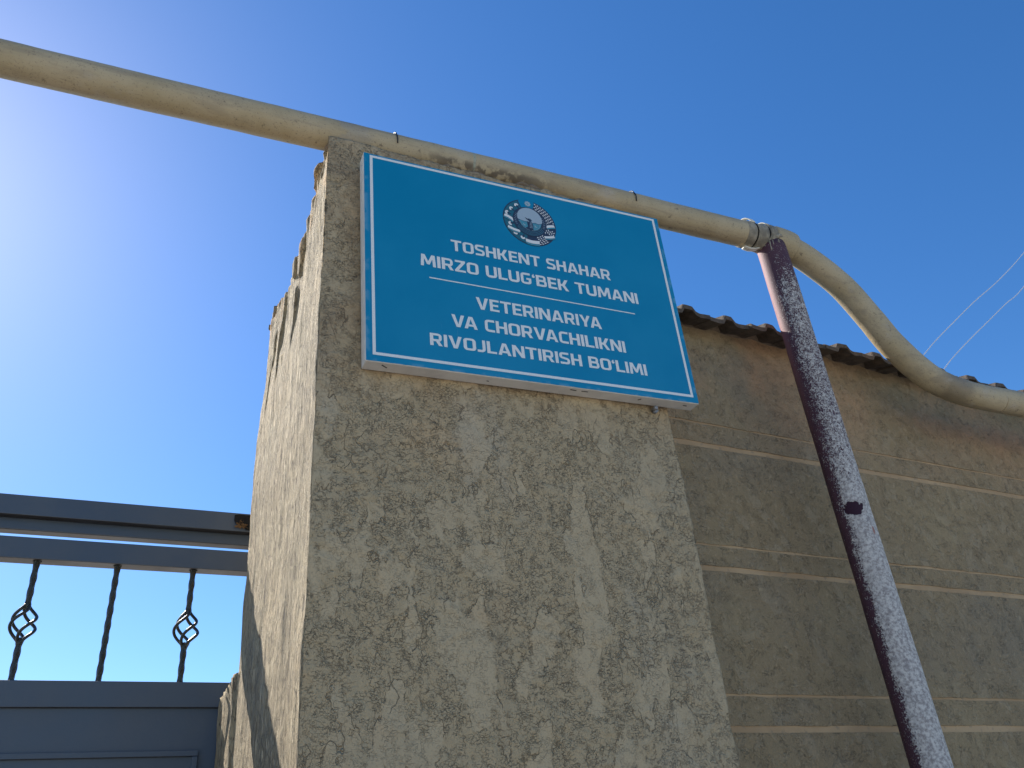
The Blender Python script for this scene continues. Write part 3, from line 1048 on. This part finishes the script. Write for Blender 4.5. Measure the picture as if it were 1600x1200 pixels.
# emblem (flat print, layered), local millimetres round its centre
ex, ez = 9.5, 145.0
emb = obj('emblem', bmesh.new(), None, sign)
def disc(cx_, cy_, r, n_=40, r2=None, a0=0, a1=360):
    r2 = r if r2 is None else r2
    return [(ex+cx_+r*math.cos(rad(a0+(a1-a0)*k/n_)), ez+cy_+r2*math.sin(rad(a0+(a1-a0)*k/n_))) for k in range(n_ + (0 if a1-a0 >= 360 else 1))]
def sector(r0, r1, a0, a1, n_=40, c=(0, 0)):
    return [(ex+c[0]+r1*math.cos(rad(a0+(a1-a0)*k/n_)), ez+c[1]+r1*math.sin(rad(a0+(a1-a0)*k/n_))) for k in range(n_+1)] + \
           [(ex+c[0]+r0*math.cos(rad(a1+(a0-a1)*k/n_)), ez+c[1]+r0*math.sin(rad(a1+(a0-a1)*k/n_))) for k in range(n_+1)]
def E_(pl): return [(ex+p[0], ez+p[1]) for p in pl]
LAY = {m: bmesh.new() for m in ('navy', 'teal', 'teal2', 'pale', 'white')}
flat(LAY['navy'], sector(26, 59.2, 112, 258), 1)
flat(LAY['teal'], sector(27, 57.6, 114, 256), 2)
flat(LAY['navy'], sector(26, 59.2, -104, 74), 1.5)
# cotton bolls: stem lines and white tufts
for k, (x, y) in enumerate([(-26, 40), (-38.5, 28), (-49, 15.5), (-44, -12), (-35, -34), (-20, -42.5)]):
    a = math.atan2(y, x)
    d = Vector((math.cos(a), math.sin(a))); n2 = Vector((-d.y, d.x)); c = Vector((x, y))
    p0 = c - d*9
    flat(LAY['navy'], E_([p0-n2*1.1, c-n2*2.6, c+n2*2.6, p0+n2*1.1]), 3)
    for m in range(5):
        b = a + rad(-80+40*m)
        q = c + Vector((math.cos(b), math.sin(b)))*3.2
        flat(LAY['white'], disc(q.x, q.y, 2.2, 10), 4+m*.3)
    flat(LAY['navy'], disc(c.x, c.y, 1.1, 8), 6)
    for s in (-1, 1):                                  # dark leaf outlines between bolls
        q = c*.98 + n2*s*6.2
        flat(LAY['navy'], E_([q-d*6, q+n2*.45*s, q+d*5, q-n2*.9*s]), 3.2)
# wheat ears: white grains in rows over navy
random.seed(3)
for rr in range(5):
    r = 38.5 + rr*4.3
    a = -98 + (rr % 2)*3.6
    while a < 72:
        A = rad(a)
        c = Vector((math.cos(A), math.sin(A)))*r
        t = Vector((-math.sin(A), math.cos(A))); n2 = Vector((math.cos(A), math.sin(A)))
        lean = (t + n2*(.45 if rr > 2 else -.35)).normalized(); pe = Vector((-lean.y, lean.x))
        ok = not (-10 < a < 9) and not (-46 < a < -30) and not (a < -71)
        if ok and c.length < 56.5:
            flat(LAY['white'], E_([c-lean*2.9, c-pe*1.3, c+lean*2.9, c+pe*1.3]), 3)
        a += math.degrees(6.6/r)
# ribbons crossing the wreath
def ribbon_band(p, q, w, sag):
    p, q = Vector(p), Vector(q)
    n_ = 8
    d = (q-p).normalized(); nn = Vector((-d.y, d.x))
    if nn.y < 0: nn = -nn
    for (lo, hi, mk, la) in ((-.58, .58, 'navy', 7), (-.50, -.20, 'teal2', 8), (-.14, .50, 'white', 8)):
        up, dn = [], []
        for k in range(n_+1):
            u = k/n_
            c = p.lerp(q, u) + nn*sag*math.sin(math.pi*u)
            up.append(c+nn*w*hi); dn.append(c+nn*w*lo)
        flat(LAY[mk], E_(up + list(reversed(dn))), la)
ribbon_band((-57.2, 6.0), (-37, -4.5), 10.5, 1.6)
ribbon_band((-51.5, -23), (-25, -30), 9.5, -1.6)
ribbon_band((37.5, -4.5), (57, 1.5), 9.5, .8)
ribbon_band((30, -33), (53.5, -27), 8.5, -.8)
ribbon_band((-14.5, -51), (16.5, -51), 12.5, -2.0)
# bird ring, sky disc, hills
flat(LAY['navy'], disc(0, 1.6, 38.2, 56), 9)
flat(LAY['pale'], disc(.6, 10, 28.2, 48), 10)
flat(LAY['navy'], E_([(-27.2, 4), (-20, 2.2), (-12, .6), (-5, 1.8), (3, -1), (12, 1.6), (19, -.4), (28.4, 3), (25.5, -8), (17, -17), (5, -21), (-8, -19.8), (-20, -12)]), 11)
flat(LAY['teal2'], E_([(-25.6, 1.6), (-19, 1.2), (-12, -.6), (-7, .6), (-5.6, -12), (-12, -17), (-20, -10.6)]), 12)
flat(LAY['teal2'], E_([(3, -2.2), (12, .4), (19, -1.6), (26.4, 1.6), (23.6, -8), (16, -16), (7, -19.4), (4, -12)]), 12)
for (x, y) in ((-12.6, -7.6), (13, -7.6)):
    flat(LAY['pale'], disc(x, y, 3.2, 14), 13)
    flat(LAY['teal2'], disc(x+1.1, y+1.4, 3.0, 14), 14)
# feathers: arcs over the lower ring and short plumes at its shoulders
for k, r in enumerate((24.8, 28.2, 31.6, 34.6)):
    flat(LAY['teal2'], sector(r-.3, r+.3, 200+4*k, 340-4*k, 30, (0, 1.6)), 11.5)
for s in (-1, 1):
    for k in range(7):
        a = rad(90 + s*(62+8*k)); c = Vector((math.cos(a), math.sin(a)))*32.6 + Vector((0, 1.6))
        b = a + s*rad(-24)
        d = Vector((math.cos(b), math.sin(b))); n2 = Vector((-d.y, d.x))
        flat(LAY['pale'], E_([c-d*3.8, c-n2*.5, c+d*3.8, c+n2*.5]), 11.6)
    for k in range(9):
        a = rad(270 + s*(8+9*k)); c = Vector((math.cos(a), math.sin(a)))*22.5 + Vector((0, 1.6))
        t = Vector((-math.sin(a), math.cos(a)))
        flat(LAY['pale'], E_([c-t*1.3, c+t*1.3, c+t*1.1+c.normalized()*.7, c-t*1.1+c.normalized()*.7]), 14)
# bird: head with beak, banded neck and spread tail
flat(LAY['navy'], E_([(-10.5, 11.5), (-5, 8.4), (-1.5, 9.6), (2.6, 8.6), (4.6, 5.4), (3.0, 2.6), (6.2, -5), (6.6, -14), (2, -20), (-4, -14), (-3.4, -5), (-1.6, 2.4), (-4.4, 5.2), (-8, 7.2)]), 15)
for k in range(5):
    y = 1.0 - k*3.6; hw = 2.0 + .45*k
    flat(LAY['pale'], E_([(1.4-hw, y), (1.4+hw, y), (1.4+hw*.9, y-1.1), (1.4-hw*.9, y-1.1)]), 16)
flat(LAY['pale'], disc(.6, 6.6, .8, 8), 16)
# star with crescent above
star = [(ex+.6+(7.4 if k % 2 == 0 else 5.6)*math.cos(rad(22.5*k)), ez+50.5+(7.4 if k % 2 == 0 else 5.6)*math.sin(rad(22.5*k))) for k in range(16)]
flat(LAY['teal2'], [(ex+.6+(p[0]-ex-.6)*1.12, ez+50.5+(p[1]-ez-50.5)*1.12) for p in star], 2)
flat(LAY['pale'], star, 3)
flat(LAY['teal2'], disc(1.2, 50.3, 3.0, 16), 4)
flat(LAY['pale'], disc(2.3, 50.7, 2.4, 14), 5)
for mk, mt, nm in (('navy', M_navy, 'emblem_outline'), ('teal', M_teal, 'emblem_wreath'), ('teal2', M_teal2, 'emblem_hills'), ('pale', M_pale, 'emblem_disc'), ('white', M_white, 'emblem_grains')):
    obj(nm, LAY[mk], mt, emb)['kind'] = 'stuff'
# replace the empty holder mesh by a thin backing ring so the emblem itself has a shape
bm = bmesh.new(); flat(bm, sector(58.9, 59.9, 108, 436, 80), .6); bm.to_mesh(emb.data); bm.free()
emb.data.materials.append(M_navy)

# staple ends in the tray's underside, and the bolt stub under it
def slot(x, y, L, w, ang):
    bm = bmesh.new()
    box(bm, -L/2, L/2, -w/2, w/2, -.0007, .0004)
    bmesh.ops.rotate(bm, verts=bm.verts, cent=(0, 0, 0), matrix=Matrix.Rotation(rad(ang), 3, 'Z'))
    bmesh.ops.translate(bm, verts=bm.verts, vec=(x, y, -H2))
    obj('staple', bm, M_wire, sign)
for (x, y, L, a) in ((-.302, .012, .013, 35), (.060, .009, .013, 4), (.084, .009, .013, -2), (.206, .012, .007, -45), (.312, .013, .009, 6), (-.11, .016, .004, 10)):
    slot(x, y, L, .0018, a)
bm = bmesh.new()
sweep(bm, [Vector((.248, .034, -H2-.008)), Vector((.248, .020, -H2-.008)), Vector((.248, .019, -H2-.008))], [.0042, .0042, .003], 12)
sweep(bm, [Vector((.252, .040, -H2-.009)), Vector((.252, .028, -H2-.009))], [.006, .006], 6)
obj('anchor_bolt', bm, M_steel, sign)
# seam along the box's left return
bm = bmesh.new()
box(bm, -W2-.0012, -W2-.0002, .006, .0085, -H2+.004, H2-.004)
obj('edge_seam', bm, M_signside, sign)

# ------------------------------------------------------------------ gate
gate = tag(empty('metal_gate', (0, 2.16, 0)), 'slate blue metal gate with twisted bars under its top beam, left of pillar', 'gate')
GX0, GX1 = -3.2, .30
def gbox(name, *a, mat=M_gate, bevel=.002):
    bm = bmesh.new(); box(bm, *a, bevel)
    return obj(name, bm, mat, gate)
# gate parts use coordinates relative to the gate's empty: y measured from 0
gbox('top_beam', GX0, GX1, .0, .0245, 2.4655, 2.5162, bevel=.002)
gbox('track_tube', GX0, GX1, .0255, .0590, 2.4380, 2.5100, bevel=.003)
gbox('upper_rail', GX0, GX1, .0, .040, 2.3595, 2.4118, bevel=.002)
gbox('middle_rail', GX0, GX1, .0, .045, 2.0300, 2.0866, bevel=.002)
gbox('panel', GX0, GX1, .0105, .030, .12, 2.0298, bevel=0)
# raised moulding frame on the panel
for (nm, a) in (('moulding', (GX0+.12, .194, .001, .0100, 1.9262, 1.9388)), ('moulding', (.1818, .194, .001, .0100, .50, 1.9258)), ('moulding', (GX0+.12, .1814, .001, .0100, .50, .5126))):
    gbox(nm, *a, bevel=.0015)
gbox('bottom_rail', GX0, GX1, .0, .045, .06, .118, bevel=.002)
# open notch with foam, its inner shade put in as a black patch
bm = bmesh.new()
P = [(.222, 2.5088), (.232, 2.5112), (.270, 2.5108), (.270, 2.4688), (.252, 2.4700), (.247, 2.4790), (.236, 2.4830), (.226, 2.4846), (.2215, 2.4950)]
vsn = [bm.verts.new((x, -.0008, z)) for x, z in P]
f = bm.faces.new(vsn); bm.normal_update()
if f.normal.y > 0: f.normal_flip()
r = bmesh.ops.extrude_face_region(bm, geom=[f])
bmesh.ops.translate(bm, verts=[v for v in r['geom'] if isinstance(v, bmesh.types.BMVert)], vec=(0, -.0022, 0))
obj('notch_shade', bm, M_black, gate)
bm = bmesh.new()
random.seed(11)
for k in range(14):
    x, z = random.gauss(.243, .009), random.gauss(2.4795, .005)
    v = bmesh.ops.create_icosphere(bm, subdivisions=1, radius=random.uniform(.0014, .0042))['verts']
    for q in v: q.co = Vector((q.co.x*random.uniform(.6, 1.8), q.co.y*.6, q.co.z)) + Vector((x, -.0045, z))
for k in range(12):
    a = random.uniform(0, 6.28)
    p = Vector((random.gauss(.243, .006), -.004, random.gauss(2.480, .003)))
    sweep(bm, [p, p+Vector((math.cos(a)*.012, -.006, math.sin(a)*.012))], .0005, 5)
fo = obj('foam_crumbs', bm, M_foam, gate, True); fo['kind'] = 'stuff'

# balusters: twisted square bar, some with a basket
ZB, ZT = 2.086, 2.3600
def twisted(bm, z0, z1, s, tw):
    n_ = max(4, int((z1-z0)/.004))
    rings = []
    for i in range(n_+1):
        z = z0+(z1-z0)*i/n_
        a = tw*(z-ZB)
        rings.append([bm.verts.new(((s if q % 2 == 0 else s*.86)*math.cos(a+q*math.pi/4), (s if q % 2 == 0 else s*.86)*math.sin(a+q*math.pi/4), z)) for q in range(8)])
    for i in range(n_):
        for q in range(8):
            bm.faces.new((rings[i][q], rings[i][(q+1) % 8], rings[i+1][(q+1) % 8], rings[i+1][q]))
    bm.faces.new(list(reversed(rings[0]))); bm.faces.new(rings[-1])
def bar_mesh(z0, z1):
    bm = bmesh.new(); twisted(bm, z0, z1, .0074, 46)
    me = bpy.data.meshes.new('bar'); bm.to_mesh(me); bm.free(); me.materials.append(M_iron); return me
def wire_mesh(ph):
    bm = bmesh.new()
    P = []
    for k in range(29):
        u = k/28
        z = 2.1700 + .0870*u
        a = ph + rad(190)*u
        r = .0045 + .0245*math.sin(math.pi*u)**1.3
        P.append(Vector((r*math.cos(a), r*math.sin(a), z)))
    sweep(bm, P, .0037, 8)
    me = bpy.data.meshes.new('basket_wire'); bm.to_mesh(me); bm.free(); me.materials.append(M_iron); return me
B_full = bar_mesh(ZB, ZT+.001); B_lo = bar_mesh(ZB, 2.176); B_hi = bar_mesh(2.251, ZT+.001)
WM = [wire_mesh(rad(20+90*k)) for k in range(4)]
collar_mes = []
for z in (2.171, 2.256):
    bm = bmesh.new()
    v = bmesh.ops.create_icosphere(bm, subdivisions=2, radius=.0080)['verts']
    for q in v: q.co = Vector((q.co.x, q.co.y, q.co.z*1.5 + z))
    m_ = bpy.data.meshes.new('collar'); bm.to_mesh(m_); bm.free(); m_.materials.append(M_iron); collar_mes.append(m_)
def put(name, me, parent, loc=(0, 0, 0), rz=0):
    o = bpy.data.objects.new(name, me); col.objects.link(o); o.parent = parent
    o.location = loc; o.rotation_euler = (0, 0, rz); return o
bm = bmesh.new()
for zz in (ZB+.001, ZT-.001):
    for q_ in range(7):
        a = q_*.9
        v = bmesh.ops.create_icosphere(bm, subdivisions=1, radius=.0040)['verts']
        for q in v: q.co = Vector((q.co.x + .0066*math.cos(a), q.co.y + .0066*math.sin(a), q.co.z*.7 + zz)) + Vector((1, 1, 0))*.0015*noise.noise(q.co*300)
weld_me = bpy.data.meshes.new('weld_bead'); bm.to_mesh(weld_me); bm.free(); weld_me.materials.append(M_iron)
for k in range(-16, 3):
    x = .1375 - .1735*(2-k)
    basket = (k % 2 == 0)
    if basket:
        b = put('baluster', B_lo, gate, (x, .018, 0), 0 if k == 2 else .35)
        put('upper_bar', B_hi, b)
        for m_ in collar_mes: put('collar', m_, b)
        for w in WM: put('basket_wire', w, b)
    else:
        put('baluster', B_full, gate, (x, .018, 0), .3)
    w_ = put('weld_bead', weld_me, gate, (x, .018, 0), k*.7); w_['kind'] = 'stuff'
# steel gate post hidden behind the pillar
gp = tag(empty('gate_post', (.37, 2.20, 0)), 'slate blue steel post behind the pillar that the gate closes on', 'post')
bm = bmesh.new(); box(bm, -.045, .045, -.045, .045, 0, 2.50, .003); obj('column', bm, M_gate, gp)
bm = bmesh.new(); box(bm, -.048, .048, -.048, .048, 2.50, 2.508, .001); obj('cap', bm, M_gate, gp)

# ------------------------------------------------------------------ overhead cables
def cable(P, label):
    bm = bmesh.new()
    path_ = catmull(P, 12)
    sweep(bm, path_, .0075, 8)
    tag(obj('overhead_cable', bm, M_cable, None, True), label, 'cable', 'overhead cables beyond the wall')
cable([(62, 8, 51.5), (40, 8, 32.6), (21.5, 8, 16.8), (18.6, 8, 14.35), (16.2, 8, 12.35), (15.4, 8, 11.70), (14.6, 8, 11.09), (13.8, 8, 10.52), (13.0, 8, 9.91), (12.2, 8, 9.29), (11.0, 8, 8.33), (7.0, 8, 5.4)], 'upper of the two pale cables crossing the sky behind the wall')
cable([(62, 8, 50.0), (40, 8, 31.7), (20.5, 8, 15.4), (17.6, 8, 12.98), (15.5, 8, 11.22), (14.7, 8, 10.65), (13.9, 8, 10.06), (13.1, 8, 9.47), (12.4, 8, 8.93), (11.2, 8, 7.95), (7.0, 8, 4.9)], 'lower of the two pale cables crossing the sky behind the wall')
